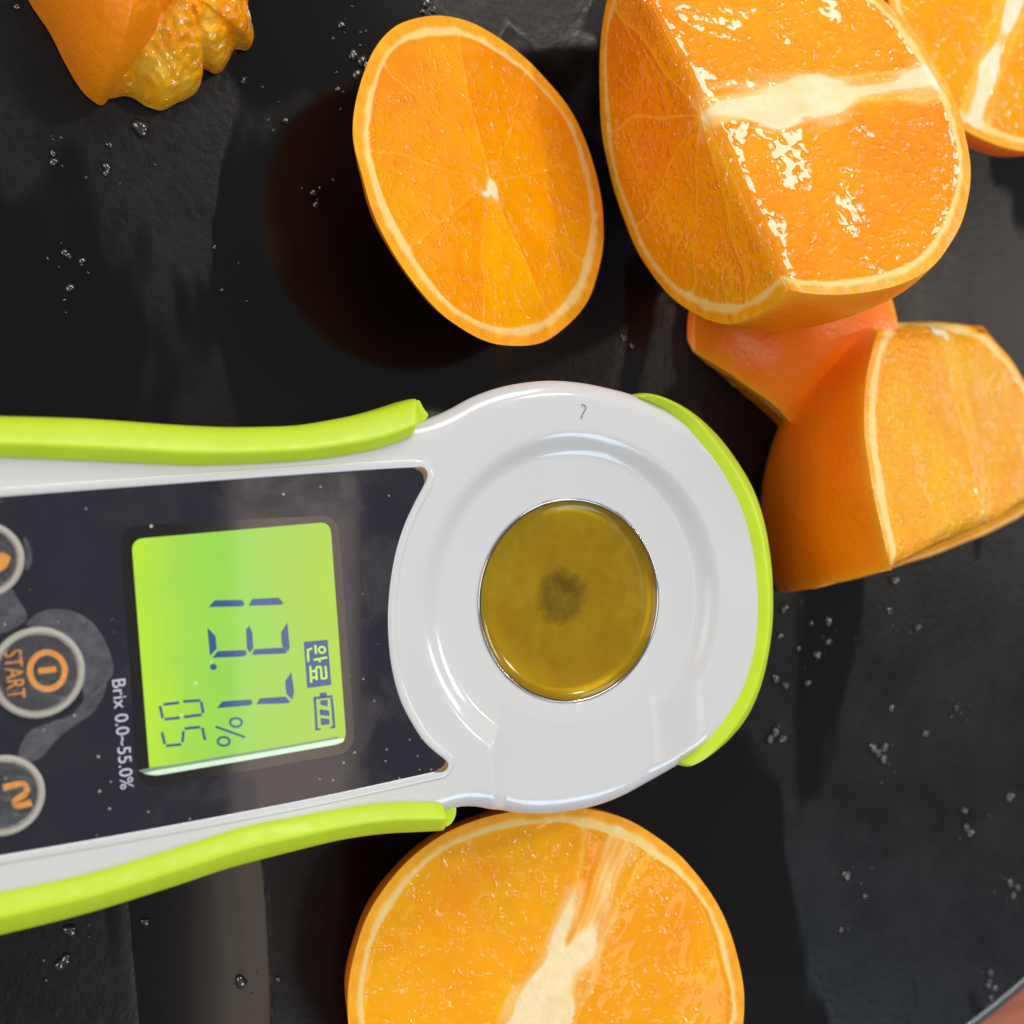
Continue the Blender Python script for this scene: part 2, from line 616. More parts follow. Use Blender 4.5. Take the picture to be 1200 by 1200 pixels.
# denser rays towards the handle, where the outline is long
s_along = np.r_[0, np.cumsum(np.linalg.norm(np.diff(np.vstack([rel[order], rel[order][:1]]), axis=0), axis=1))]
rr_ = np.linalg.norm(rel[order], axis=1)
th_s = th[order]
th_ext = np.r_[th_s - 2 * np.pi, th_s, th_s + 2 * np.pi]
r_ext = np.r_[rr_, rr_, rr_]
wt = np.interp(np.linspace(0, len(th_s), NT_ // 2, endpoint=False), np.arange(len(th_s) + 1), np.r_[th_s, th_s[0] + 2 * np.pi])
TH = np.sort(np.r_[wt, np.linspace(-np.pi, np.pi, NT_ // 2, endpoint=False) + 1e-4])
RO = np.interp(TH, th_ext, r_ext)
NTH = len(TH)


BC = JC[:2]


def bowl(P):
    q = P - BC
    x, y = q @ ex[:2], q @ ey[:2]
    r = np.hypot(x, y)
    wall = 1.95e-3 * (1 - sstep(0.0213, 0.0256, r))
    cone = 0.60e-3 * np.clip((0.0214 - r) / (0.0214 - 0.0152), 0, 1)
    d = wall + cone
    m = sstep(-0.0165, -0.0130, x) * (1 - sstep(0.0105, 0.0225, x)) * sstep(-0.002, -0.015, y)
    d = np.maximum(d, 2.25e-3 * m)
    d = np.where(r < 0.0150, d + 2.1e-3, d)             # the cup seat under the steel ring
    return d


def edge_dist(P):
    A, B = OUT, np.roll(OUT, -1, 0)
    D = np.empty(len(P))
    ab = B - A
    L2 = (ab ** 2).sum(1)
    for s in range(0, len(P), 4000):
        p = P[s:s + 4000, None, :]
        t = np.clip(((p - A) * ab).sum(2) / L2, 0, 1)
        D[s:s + 4000] = np.sqrt((((A + t[..., None] * ab) - p) ** 2).sum(2)).min(1)
    return D


levels = []
rin = np.r_[np.linspace(0.0, 0.0145, 6), np.linspace(0.0149, 0.0153, 3), np.linspace(0.0158, 0.0272, 46)]
for r in rin:
    levels.append(np.full(NTH, r))
for u in np.sin(np.linspace(0, np.pi / 2, 34))[1:]:
    levels.append(0.0272 + (RO - 0.0272) * u)
LV = np.array(levels)
PX = HC[0] + LV * np.cos(TH)
PY = HC[1] + LV * np.sin(TH)
P2 = np.stack([PX.ravel(), PY.ravel()], 1)
de = edge_dist(P2)
RF = 0.0030
fil = np.where(de < RF, 0.8 * (RF - np.sqrt(np.maximum(RF ** 2 - (RF - np.minimum(de, RF)) ** 2, 0))), 0)
Z = ZR - bowl(P2) - fil
V = np.c_[P2, Z]
nl = len(LV)
Fc = []
idx = np.arange(NTH)
jdx = (idx + 1) % NTH
for k in range(nl - 1):
    Fc += np.stack([k * NTH + idx, (k + 1) * NTH + idx, (k + 1) * NTH + jdx, k * NTH + jdx], 1).tolist()
# side wall down to the tray, tapering inwards
edge = V[(nl - 1) * NTH:]
d = np.roll(edge, -3, 0) - np.roll(edge, 3, 0)
nn = np.stack([d[:, 1], -d[:, 0], 0 * d[:, 0]], 1)
nn /= np.linalg.norm(nn, axis=1)[:, None]
base_n = len(V)
rings = [(0.0002, 0.0300), (0.0012, 0.0265), (0.0040, 0.0215), (0.0075, 0.012), (0.0100, 0.003), (0.0125, 0.0004)]
VV = [V]
for off, z in rings:
    e2 = edge - nn * off
    e2[:, 2] = np.minimum(z, edge[:, 2] - 0.0006)
    VV.append(e2)
V = np.vstack(VV)
for k in range(len(rings)):
    a0 = (nl - 1 + k) * NTH
    Fc += np.stack([a0 + idx, a0 + NTH + idx, a0 + NTH + jdx, a0 + jdx], 1).tolist()
Fc.append(((nl - 1 + len(rings)) * NTH + idx[::-1]).tolist())
body = mesh_obj('shell', V, Fc, M['plastic'], meter)

# black control panel, a plate let into the shell inside a moulded lip
panel_px = [(-250, 604), (-120, 592), (0, 582.5), (150, 571), (300, 560), (420, 551.5), (482, 548), (494, 549), (499, 555), (497, 567), (486, 588), (474, 614), (464, 645), (457.5, 680), (454.5, 715),
            (455, 750), (459, 784), (468, 818), (480, 843), (496, 868), (512, 883), (521, 890), (523, 897), (518, 902.5), (505, 905), (400, 928), (300, 948), (150, 976), (0, 1002),
            (-120, 1022), (-250, 1043), (-275, 1035), (-285, 1010), (-290, 800), (-285, 630), (-275, 610)]
PAN = resample(catmull(px_poly(panel_px, ZR), 5, True), 420)
pan = PAN.copy()
pan[:, 2] = ZR + 0.00012
panel = slab('control_panel', pan, 0.0008, M['panel'], meter)
# lip: a half-round bead round the panel, part of the shell's moulding
V, Fc = [], []
dP = np.roll(PAN, -1, 0) - np.roll(PAN, 1, 0)
nP = np.stack([dP[:, 1], -dP[:, 0], 0 * dP[:, 0]], 1)
nP /= np.linalg.norm(nP, axis=1)[:, None]
if np.sum(PAN[:, 0] * np.roll(PAN[:, 1], -1) - np.roll(PAN[:, 0], -1) * PAN[:, 1]) < 0:
    nP = -nP
K = 7
for i in range(len(PAN)):
    for k in range(K):
        a = math.pi * k / (K - 1)
        V.append(PAN[i] + nP[i] * (0.0006 - 0.0007 * math.cos(a)) + np.array([0, 0, 0.00034 * math.sin(a) - 0.00008]))
m = len(PAN)
for i in range(m):
    for k in range(K - 1):
        j = (i + 1) % m
        Fc.append((i * K + k, i * K + k + 1, j * K + k + 1, j * K + k))
mesh_obj('panel_lip', V, Fc, M['plastic'], body)
# grime caught in the two panel corners
for k, pts in enumerate((((486, 549.5), (494, 550), (498.5, 556), (497.5, 566)), ((522, 891), (523, 897), (518.5, 902), (510, 904)))):
    c = catmull(px_poly(pts, ZR + 0.0002), 6)
    V, Fc = [], []
    L = len(c)
    for i, p in enumerate(c):
        wv = 0.00042 * math.sin(math.pi * (i + 0.6) / (L + 0.2))
        dd = c[min(i + 1, L - 1)] - c[max(i - 1, 0)]
        nv = np.array([dd[1], -dd[0], 0]) / np.linalg.norm(dd)
        V += [p - nv * wv, p + np.array([0, 0, 0.00018]), p + nv * wv]
    for i in range(L - 1):
        for q in range(2):
            Fc.append((i * 3 + q, i * 3 + q + 1, i * 3 + q + 4, i * 3 + q + 3))
    mesh_obj('grime_crescent', V, Fc, M['grime'], panel)


# rubber edges
def bumper(name, inner, outer, ridge, zi, zr, zo, zlow, n=90, caps=0.05):
    I = resample(catmull(px_poly(inner, zi), 6), n, False)
    O = resample(catmull(px_poly(outer, zo), 6), n, False)
    V, Fc = [], []
    prof = []
    K = 11
    for i in range(n):
        t = i / (n - 1)
        e = min(t, 1 - t) / caps
        sq = 1.0 if e >= 1 else math.sqrt(max(1 - (1 - e) ** 2, 0.0))
        sq = 0.35 + 0.65 * sq
        a, b_ = I[i], O[i]
        ri = a * (1 - ridge) + b_ * ridge
        hz = zi + (zr - zi) * sq
        pts = [np.r_[a[:2] * 1.0, zi - 0.003],
               np.r_[a[:2], zi + (hz - zi) * 0.25],
               np.r_[(a * 0.93 + ri * 0.07)[:2], zi + (hz - zi) * 0.42],
               np.r_[(a * 0.14 + ri * 0.86)[:2], zi + (hz - zi) * 0.93],
               np.r_[ri[:2], hz],
               np.r_[(ri * 0.88 + b_ * 0.12)[:2], hz - (hz - zo) * 0.05],
               np.r_[(ri * 0.30 + b_ * 0.70)[:2], hz - (hz - zo) * 0.50],
               np.r_[(ri * 0.07 + b_ * 0.93)[:2], hz - (hz - zo) * 0.78],
               np.r_[b_[:2], zo - 0.0006],
               np.r_[(b_ + (a - b_) * 0.04)[:2], (zo + zlow) / 2],
               np.r_[(b_ + (a - b_) * 0.35)[:2], zlow]]
        V += pts
    for i in range(n - 1):
        for k in range(K - 1):
            Fc.append((i * K + k, (i + 1) * K + k, (i + 1) * K + k + 1, i * K + k + 1))
        Fc.append((i * K + K - 1, (i + 1) * K + K - 1, (i + 1) * K, i * K))
    Fc.append(list(range(K)))
    Fc.append([(n - 1) * K + k for k in range(K)][::-1])
    o = mesh_obj(name, V, Fc, M['rubber'], meter)
    md = o.modifiers.new('soft', 'SUBSURF')
    md.levels = md.render_levels = 1
    return o


bumper('rubber_grip',
       [(-260, 540), (-150, 537), (-60, 536), (0, 537), (100, 541), (200, 545.5), (240, 546), (300, 544), (350, 541), (400, 535), (440, 527), (468, 517), (486, 508)],
       [(-260, 484), (-150, 483), (-60, 484), (0, 486), (100, 489), (200, 496), (260, 499), (300, 499), (350, 497), (400, 489), (430, 482.5), (460, 474), (491, 464)],
       0.32, ZR - 0.0004, ZR + 0.0022, ZR - 0.0010, 0.008, caps=0.015)
bumper('rubber_grip',
       [(-260, 1090), (-150, 1075), (-60, 1056), (0, 1044), (100, 1023), (200, 994), (270, 972), (300, 964), (350, 955), (400, 946), (450, 939.5), (500, 939), (521, 942)],
       [(-260, 1150), (-150, 1131), (-60, 1110), (0, 1097), (100, 1072), (200, 1041), (260, 1021), (300, 1010), (350, 997), (400, 985), (450, 978), (490, 976), (523, 974)],
       0.42, ZR - 0.0004, ZR + 0.0020, ZR - 0.0012, 0.008, caps=0.015)
# little keyed tabs that finish the grips at the neck
for tp, zt in (([(486, 470), (492, 468), (498, 480), (504, 486), (498, 494), (486, 502)], ZR - 0.0012), ([(520, 944), (536, 945), (535, 957), (530, 966), (522, 971), (517, 960)], ZR - 0.0012)):
    slab('grip_tab', round_poly(px_poly(tp, zt), 0.0006, 4), 0.010, M['rubber'], meter, bevel=0.0003)
bumper('rubber_bumper',
       [(744, 464), (775, 478), (800, 499), (808, 514), (826, 541), (842, 566), (857, 596), (868, 632), (876, 680), (878, 720), (874, 760), (862, 802), (847, 832), (831, 858), (815, 880), (797, 896)],
       [(750, 460), (774, 465), (806, 481), (838, 508), (862, 539), (881, 572), (894, 611), (902, 660), (904, 710), (901, 750), (893, 792), (881, 826), (866, 851), (845, 873), (822, 889), (800, 899)],
       0.46, ZR - 0.0010, ZR + 0.0006, ZR - 0.0030, 0.010, caps=0.05)


# steel cup and prism under the juice
def lathe(name, prof, mat, parent, c, seg=128):
    V, Fc = [], []
    for r, z in prof:
        for i in range(seg):
            a = 2 * math.pi * i / seg
            V.append((c[0] + r * math.cos(a), c[1] + r * math.sin(a), z))
    for k in range(len(prof) - 1):
        for i in range(seg):
            Fc.append((k * seg + i, k * seg + (i + 1) % seg, (k + 1) * seg + (i + 1) % seg, (k + 1) * seg + i))
    return mesh_obj(name, V, Fc, mat, parent)


cup = lathe('steel_cup', [(0.0149, ZJ + 0.0002), (0.0149, ZJ - 0.0009), (0.0132, ZJ - 0.0015), (0.0095, ZJ - 0.0018), (0.0034, ZJ - 0.00195), (0.0001, ZJ - 0.00196)], M['dish'], meter, JC)
lathe('cup_rim', [(0.01492, ZJ - 0.0003), (0.01497, ZJ + 0.00015), (0.01510, ZJ + 0.00032), (0.01528, ZJ + 0.00028), (0.01535, ZJ - 0.0003)], M['steel'], cup, JC)
lathe('prism_window', [(0.0050, ZJ - 0.00182), (0.0040, ZJ - 0.00180), (0.0036, ZJ - 0.00177), (0.0001, ZJ - 0.00174)], M['prism'], meter, JC - np.array([0.0006, -0.0004, 0]))
js = lathe('juice_sample', [(0.01488, ZJ + 0.00010), (0.0147, ZJ - 0.00008), (0.0144, ZJ - 0.00028), (0.0139, ZJ - 0.00050), (0.0131, ZJ - 0.00066), (0.0120, ZJ - 0.00078), (0.0105, ZJ - 0.00088), (0.0085, ZJ - 0.00094), (0.005, ZJ - 0.00096), (0.0001, ZJ - 0.00096)], M['juice'], None, JC)
me = js.data
for vtx in me.vertices:
    vtx.co -= Vector((JC[0], JC[1], ZJ))
js.location = (JC[0], JC[1], ZJ)
tag(js, "cloudy amber orange juice filling the meter's round steel cup", 'juice')

# display
ZP = ZR + 0.00012
bez_px = [(140, 617), (396, 603), (417, 881), (163, 925)]
screen_px = [(154, 632), (387, 611.5), (406, 870), (176, 910)]
bez = slab('display_bezel', round_poly(px_poly(bez_px, ZP + 0.00006), 0.0028, 8), 0.0002, M['bezel'], panel)
ZS = ZP + 0.00012
scr = slab('screen', round_poly(px_poly(screen_px, ZS), 0.0016, 8), 0.0002, M['screen'], meter)
ZI = ZS + 0.00004
slab('screen_lip', px_poly([(168, 906), (180, 903.5), (260, 890), (330, 878), (398, 865.5), (404, 866), (402, 869.5), (394, 872.5), (300, 889), (200, 906), (184, 908.5), (176, 908)], ZI), 0.00003, M['lip'], scr)  # flat pale strip, coloured like the lit wall of a recess
slab('screen_lip_shade', px_poly([(162, 903), (180, 899), (205, 896), (260, 886.5), (330, 875), (396, 863), (398, 865.0), (330, 877.5), (260, 889.5), (180, 903), (168, 905.5)], ZI), 0.00003, M['lipd'], scr)  # shaded side of the lip, put in as a darker strip


def c1(P):      # crop coordinates of the display (x3.75) to photo pixels
    return [(140 + x / 3.75, 600 + y / 3.75) for x, y in P]


def c2(P):
    return [(330 + x / 8.57, 730 + y / 8.57) for x, y in P]


def stroke(pts, wd):
    P = np.asarray(pts, float)
    L, R_ = [], []
    for i in range(len(P)):
        a, b_ = P[max(i - 1, 0)], P[min(i + 1, len(P) - 1)]
        d_ = (b_ - a) / (np.linalg.norm(b_ - a) + 1e-9)
        nv = np.array([-d_[1], d_[0]])
        L.append(P[i] + nv * wd / 2)
        R_.append(P[i] - nv * wd / 2)
    return L + R_[::-1]


def ringpoly(c, rx, ry, wd, n=28):
    a = np.linspace(0, 2 * np.pi, n, endpoint=False)
    return ([(c[0] + rx * math.cos(t), c[1] + ry * math.sin(t)) for t in a], [(c[0] + (rx - wd) * math.cos(t), c[1] + (ry - wd) * math.sin(t)) for t in a])


def flat_print(name, polys, rings_, conv, z, mat, parent):
    """several flat inked shapes of one character, as one thin mesh"""
    V, Fc = [], []
    for P in polys:
        Q = px_poly(conv(P), z)
        if np.sum(Q[:, 0] * np.roll(Q[:, 1], -1) - np.roll(Q[:, 0], -1) * Q[:, 1]) < 0:
            Q = Q[::-1]
        o = len(V)
        V += Q.tolist()
        Fc.append(list(range(o, o + len(Q))))
    for A, B in rings_:
        Qa, Qb = px_poly(conv(A), z), px_poly(conv(B), z)
        o, nn_ = len(V), len(A)
        V += Qa.tolist() + Qb.tolist()
        for i in range(nn_):
            j = (i + 1) % nn_
            Fc.append((o + i, o + nn_ + i, o + nn_ + j, o + j))
    return mesh_obj(name, V, Fc, mat, parent, smooth=False)


I3 = lambda P: P
flat_print('digit', [[(392, 418), (418, 388), (540, 386), (550, 405), (540, 415)], [(568, 412), (582, 383), (700, 376), (722, 402), (705, 408)]], [], c1, ZI, M['ink'], scr)
flat_print('digit', [[(386, 508), (422, 545), (427, 602), (398, 632)], [(408, 641), (432, 611), (552, 607), (562, 622), (545, 635)],
                     [(556, 515), (570, 500), (584, 530), (588, 600), (572, 618), (560, 600)], [(582, 628), (594, 603), (722, 595), (738, 612), (728, 622)],
                     [(738, 485), (748, 595), (742, 612), (714, 588), (710, 530)]], [], c1, ZI, M['ink'], scr)
flat_print('decimal_point', [[(413 + 15 * math.cos(a), 681 + 14 * math.sin(a)) for a in np.linspace(0, 2 * np.pi, 20, endpoint=False)]], [], c1, ZI, M['ink'], scr)
flat_print('digit', [[(428, 862), (452, 832), (578, 824), (585, 840), (572, 850)], [(602, 845), (616, 819), (730, 811), (752, 836), (735, 841)],
                     [(755, 703), (768, 790), (760, 826), (734, 800), (728, 745)]], [], c1, ZI, M['ink'], scr)
flat_print('percent_sign', [stroke([(422, 943), (552, 990)], 10)], [ringpoly((512, 925), 31, 24, 10), ringpoly((458, 1008), 31, 24, 10)], c1, ZI, M['ink'], scr)
flat_print('digit', [stroke(s, 12) for s in ([(193, 846), (262, 838)], [(280, 833), (355, 828)], [(178, 852), (190, 906)], [(198, 911), (265, 904)], [(284, 901), (362, 891)], [(359, 834), (368, 884)])], [], c1, ZI, M['ink'], scr)
flat_print('digit', [stroke(s, 12) for s in ([(187, 968), (199, 1020)], [(205, 1028), (272, 1021)], [(281, 962), (277, 1012)], [(286, 952), (355, 945)], [(364, 948), (376, 1002)])], [], c1, ZI, M['ink'], scr)
flat_print('done_mark', [[(222, 190), (462, 168), (500, 622), (258, 655)]], [], c2, ZI, M['ink'], scr)
flat_print('done_lettering', [stroke(s, 22) for s in ([(338, 222), (346, 312)], [(322, 372), (458, 346)], [(380, 360), (384, 395)], [(264, 262), (268, 388)], [(266, 272), (308, 254)],
                              [(288, 432), (298, 600)], [(292, 487), (336, 482)], [(296, 552), (338, 547)], [(346, 446), (352, 575)], [(348, 446), (396, 440)], [(394, 440), (402, 562)], [(402, 560), (452, 553)], [(440, 432), (452, 556)])],
           [ringpoly((406, 270), 42, 40, 20)], c2, ZI + 0.00003, M['ink_inv'], scr)
flat_print('battery_icon', [stroke([(320, 757), (512, 737)], 26), [(382, 702), (452, 697), (456, 738), (386, 746)], stroke([(332, 765), (340, 850), (352, 1075)], 26), stroke([(500, 755), (512, 850), (528, 1050)], 26),
                            stroke([(345, 1072), (392, 1066)], 18), stroke([(488, 1052), (535, 1046)], 18),
                            [(385, 778), (462, 772), (462, 838), (392, 822)], [(380, 866), (478, 880), (480, 936), (386, 925)], [(390, 955), (478, 965), (484, 1016), (398, 1028)]], [], c2, ZI, M['ink'], scr)
slab('window_pane', round_poly(px_poly(bez_px, ZI + 0.0002), 0.0028, 8), 0.00001, M['pane'], meter)


# printing and buttons on the panel
def text_mesh(name, body_, p0, p1, height, z, mat, parent, squeeze=1.0):
    """lettering from p0 towards p1 (photo pixels), capitals 'height' metres tall"""
    cu = bpy.data.curves.new(name, 'FONT')
    cu.body = body_
    cu.resolution_u = 4
    tmp = bpy.data.objects.new(name, cu)
    sc.collection.objects.link(tmp)
    dg = bpy.context.evaluated_depsgraph_get()
    me = bpy.data.meshes.new_from_object(tmp.evaluated_get(dg))
    bpy.data.objects.remove(tmp)
    V = np.array([v.co[:] for v in me.vertices])
    Fc = [list(p.vertices) for p in me.polygons]
    bpy.data.meshes.remove(me)
    A, B = at(*p0, z), at(*p1, z)
    dx = (B - A)
    L = np.linalg.norm(dx)
    dx /= L
    dy = np.array([-dx[1], dx[0], 0])
    x = (V[:, 0] - V[:, 0].min()) / (V[:, 0].max() - V[:, 0].min()) * L
    capmax = 0.70
    y = V[:, 1] / capmax * height
    W = A + x[:, None] * dx + y[:, None] * dy
    return mesh_obj(name, W, Fc, mat, parent, smooth=False)


ZT = ZP + 0.00004
text_mesh('range_lettering', 'Brix 0.0~55.0%', (131.5, 797), (141.5, 925.5), 0.00165, ZT, M['print_w'], panel)


def button(cx, cy, rpx, icon):
    c = at(cx, cy, ZP)
    R = np.linalg.norm(at(cx, cy + rpx, ZP) - c)
    bt = slab('button', np.array([c + np.array([R * math.cos(a), R * math.sin(a), 0.00010]) for a in np.linspace(0, 2 * np.pi, 64, endpoint=False)]), 0.0002, M['panel'], meter)
    wv = 0.00095
    lathe('button_ring', [(R, ZP), (R, ZP + 0.0003), (R - wv * 0.3, ZP + 0.00055), (R - wv * 0.7, ZP + 0.00055), (R - wv, ZP + 0.0003), (R - wv, ZP)], M['ring'], bt, c, 72)
    icon(bt)
    prof = [((R - wv * 0.6) * math.cos(a), ZP + 0.0003 + 0.0009 * math.sin(a)) for a in np.linspace(0, math.pi / 2 - 0.01, 8)]
    lathe('button_dome', prof, M['dome'], bt, c, 64)
    return bt


ZB = ZP + 0.00018


def icon_start(bt):
    text_mesh('start_lettering', 'START', (4.5, 763), (9.5, 820), 0.00210, ZB, M['print_o'], bt)
    a = np.linspace(0, 2 * np.pi, 40, endpoint=False)
    flat_print('power_icon', [stroke([(45, 786.5), (66, 784)], 7)], [([(55.5 + 24 * math.cos(t), 786 + 25 * math.sin(t)) for t in a], [(55.5 + 17 * math.cos(t), 786 + 18 * math.sin(t)) for t in a])], I3, ZB, M['print_o'], bt)


def icon_n(bt):
    P = catmull([(4, 923), (10, 921.5), (18, 919.5), (26, 918), (31, 922), (31, 928), (26, 932.5), (19, 937), (17, 941), (20, 944), (26, 943.5), (37, 940.5)], 5)
    flat_print('function_icon', [stroke(P[i:i + 2], 7.5) for i in range(len(P) - 1)], [], I3, ZB, M['print_o'], bt)


def icon_up(bt):
    flat_print('function_icon', [[(-14, 652), (-4, 650), (4, 647), (13, 653), (8, 665), (0, 670), (-8, 676), (-13, 668)]], [], I3, ZB, M['print_o'], bt)


button(44, 788, 53.5, icon_start)
button(3, 932, 47.5, icon_n)
button(-19, 656, 45, icon_up)
# loose protective film round the buttons
for P in ([(30, 733), (42, 720), (60, 714), (84, 716), (105, 727), (120, 745), (130, 768), (133, 785), (128, 797), (112, 806), (98, 820), (100, 790), (92, 760), (72, 741), (50, 733)],
          [(-8, 700), (12, 690), (20, 700), (32, 722), (24, 732), (4, 742), (-10, 735)],
          [(97, 822), (112, 808), (126, 800), (112, 832), (88, 850), (66, 868), (48, 888), (24, 896), (22, 880), (34, 858), (60, 846), (82, 838)],
          [(28, 630), (36, 640), (38, 656), (32, 668), (28, 660)]):
    Q = resample(catmull(px_poly(P, ZP + 0.0001), 5, True), 70)
    c = Q.mean(0)
    V, Fc = [], []
    ks = [1.0, 0.93, 0.75, 0.5, 0.25]
    for k in ks:
        R_ = c + (Q - c) * k
        R_[:, 2] = ZP + 0.00008 + 0.00035 * (1 - k ** 3) + 0.00012 * noise3(R_, 900) * (k < 1)
        V += R_.tolist()
    V.append((c[0], c[1], ZP + 0.0004))
    for a in range(len(ks) - 1):
        for i in range(70):
            Fc.append((a * 70 + i, a * 70 + (i + 1) % 70, (a + 1) * 70 + (i + 1) % 70, (a + 1) * 70 + i))
    for i in range(70):
        Fc.append(((len(ks) - 1) * 70 + i, (len(ks) - 1) * 70 + (i + 1) % 70, len(V) - 1))
    mesh_obj('loose_film', V, Fc, M['film'], panel)


# ------------------------------------------------------------------ oranges
def orange(name, label, C, R, axis, cuts, seed, group=None, nseg=10, core=0.0022, phase=0.0, ico=6, floor=0.0005, mt_=-0.00010, ves_a=0.00004, dents=(), flesh='flesh', pith=0.0021, flare=0.0065, core_prof=None):
    C = np.array(C, float)
    axis = np.array(axis, float)
    axis /= np.linalg.norm(axis)
    tmp = np.array([0, 0, 1.0]) if abs(axis[2]) < 0.8 else np.array([1.0, 0, 0])
    u = np.cross(axis, tmp)
    u /= np.linalg.norm(u)
    v = np.cross(axis, u)
    cuts = [(np.array(n_, float) / np.linalg.norm(n_), d_) for n_, d_ in cuts]
    so = seed * 7.31
    for n_, d_ in cuts:                                     # a lengthways cut runs through the middle of two segments
        if abs(n_ @ axis) < 0.3:
            w_ = np.cross(n_, axis)
            phase = math.pi / nseg - math.atan2(w_ @ v, w_ @ u)
            break

    def Rd(dirs):
        z = dirs @ axis
        return R * (1 - 0.07 * z * z + 0.022 * noise3(dirs, 1.3, so) + 0.008 * noise3(dirs, 3.7, so))

    # skin
    bm = bmesh.new()
    bmesh.ops.create_icosphere(bm, subdivisions=ico, radius=1)
    D = np.array([x.co[:] for x in bm.verts])
    D /= np.linalg.norm(D, axis=1)[:, None]
    P = D * Rd(D)[:, None]
    for x, p in zip(bm.verts, P):
        x.co = p
    for n_, d_ in cuts:
        bmesh.ops.bisect_plane(bm, geom=bm.verts[:] + bm.edges[:] + bm.faces[:], plane_co=Vector(n_ * d_), plane_no=Vector(n_), clear_outer=True, dist=1e-6)
    bm.verts.index_update()
    SV = np.array([x.co[:] for x in bm.verts])
    SF = [[x.index for x in f.verts] for f in bm.faces]
    bm.free()
    # flattened where it rests on the tray
    zmin = floor - C[2]
    nz = noise3(SV, 130, so)
    skin_col = np.array([0.95, 0.205, 0.002]) * (1 + 0.10 * nz[:, None]) + np.array([0, 0.03, 0]) * noise3(SV, 60, so)[:, None]
    # yellower next to the cut edge
    for n_, d_ in cuts:
        dd = d_ - SV @ n_
        e = np.exp(-np.maximum(dd, 0) / 0.0009)[:, None] * 0.75
        skin_col = skin_col * (1 - e) + np.array([0.93, 0.46, 0.02]) * e
    skin_col = np.clip(skin_col, 0.001, 1)

    parts = {'peel': ([SV], [np.array([f if len(f) == 4 else f + [f[-1]] * (4 - len(f)) for f in SF if len(f) <= 4])], [skin_col])}
    big = [f for f in SF if len(f) > 4]
    for ci, (n_, d_) in enumerate(cuts):
        c0 = n_ * d_
        a = np.cross(n_, axis)
        if np.linalg.norm(a) < 0.2:
            a = np.cross(n_, u)
        a /= np.linalg.norm(a)
        b_ = np.cross(n_, a)

        def inside(Q):
            r = np.linalg.norm(Q, axis=-1)
            ok = r <= Rd((Q / (r[..., None] + 1e-12)).reshape(-1, 3)).reshape(r.shape)
            for k, (n2, d2) in enumerate(cuts):
                if k != ci:
                    ok &= (Q @ n2) <= d2 + 1e-7
            return ok
        gx, gy = np.meshgrid(np.linspace(-R, R, 61), np.linspace(-R, R, 61))
        G = c0 + gx[..., None] * a + gy[..., None] * b_
        ins = inside(G)
        if ins.sum() < 5:
            continue
        g = G[ins].mean(0)
        NR, NM = 420, 130
        t = np.linspace(0, 2 * np.pi, NR, endpoint=False)
        dr = np.cos(t)[:, None] * a + np.sin(t)[:, None] * b_
        lo, hi = np.zeros(NR), np.full(NR, 2.2 * R)
        for _ in range(26):
            mid = (lo + hi) / 2
            ok = inside(g + mid[:, None] * dr)
            lo, hi = np.where(ok, mid, lo), np.where(ok, hi, mid)
        s = np.r_[np.linspace(0, 0.86, NM - 34), np.linspace(0.865, 1.0, 34)]
        Q = g + (s[:, None] * lo[None, :])[..., None] * dr[None]
        Q = Q.reshape(-1, 3)
        r = np.linalg.norm(Q, axis=1)
        RD = Rd(Q / (r[:, None] + 1e-12))
        depth = RD - r                                       # below the skin, metres
        za = Q @ axis
        qu, qv = Q @ u, Q @ v
        rad = np.hypot(qu, qv)
        pole = np.abs(za) / R
        nA = noise3(Q, 210, so)
        nB = noise3(Q, 700, so + 3)
        nC = noise3(Q, 90, so + 9)
        nF = noise3(np.c_[za * 0.22, qu, qv], 800, so + 5)
        nG = noise3(np.c_[za * 0.5, qu, qv], 330, so + 8)
        phi = np.arctan2(qv, qu) + phase + 0.10 * nC + 0.05 * nA
        kf = (phi % (2 * np.pi)) / (2 * np.pi) * nseg
        kk = np.floor(kf).astype(int) % nseg
        jit = np.array([0.0] * 1)
        fr = kf - np.floor(kf)
        dm = np.minimum(fr, 1 - fr) * (2 * np.pi / nseg) * rad - mt_
        pith_t = pith * (1 + 0.26 * nC + 0.10 * nA) + 0.0024 * sstep(0.75, 1.0, pole)
        dp = depth - pith_t
        cw = core if core_prof is None else core * (0.25 + 0.95 * np.exp(-((za - core_prof[0]) / core_prof[1]) ** 2))
        rc = cw * (1 + 0.5 * nC + 0.3 * nA) + flare * sstep(0.62, 1.0, pole)
        dc = rad - rc + 0.0019 * nG * sstep(0.1, 0.5, 1 - pole) + 0.0009 * nF
        k_ = 0.0008

        def smin(x, y):
            h = np.clip(0.5 + 0.5 * (y - x) / k_, 0, 1)
            return y * (1 - h) + x * h - k_ * h * (1 - h)
        df = smin(smin(dm, dp), dc) + 0.0001 * nB
        # colours
        flav = np.array([0.93, 0.40, 0.012])
        pithc = np.array([0.90, 0.64, 0.23])
        corec = np.array([0.89, 0.84, 0.64])
        memb = np.array([0.94, 0.47, 0.035])
        tone = (RNG.random(nseg) - 0.5)[kk]
        fl = np.array([0.92, 0.355, 0.002]) * (1 + np.array([0.06, 0.40, 0.0]) * tone[:, None]) + np.array([0.0, 0.05, 0.0]) * nC[:, None] + np.array([-0.02, 0.02, 0.0]) * nA[:, None] + np.array([0.0, 0.025, 0.0]) * nB[:, None]
        wf = sstep(0.0, 0.00045, df)[:, None]
        bor = sstep(0.0, 0.0016, np.minimum(dp, dc))[:, None]
        other = memb * bor + pithc * (1 - bor)
        wc = (1 - sstep(-0.0002, 0.0008, dc + 0.0004 * nA))[:, None] * sstep(0.0, 0.001, dp + 0.003)[:, None]
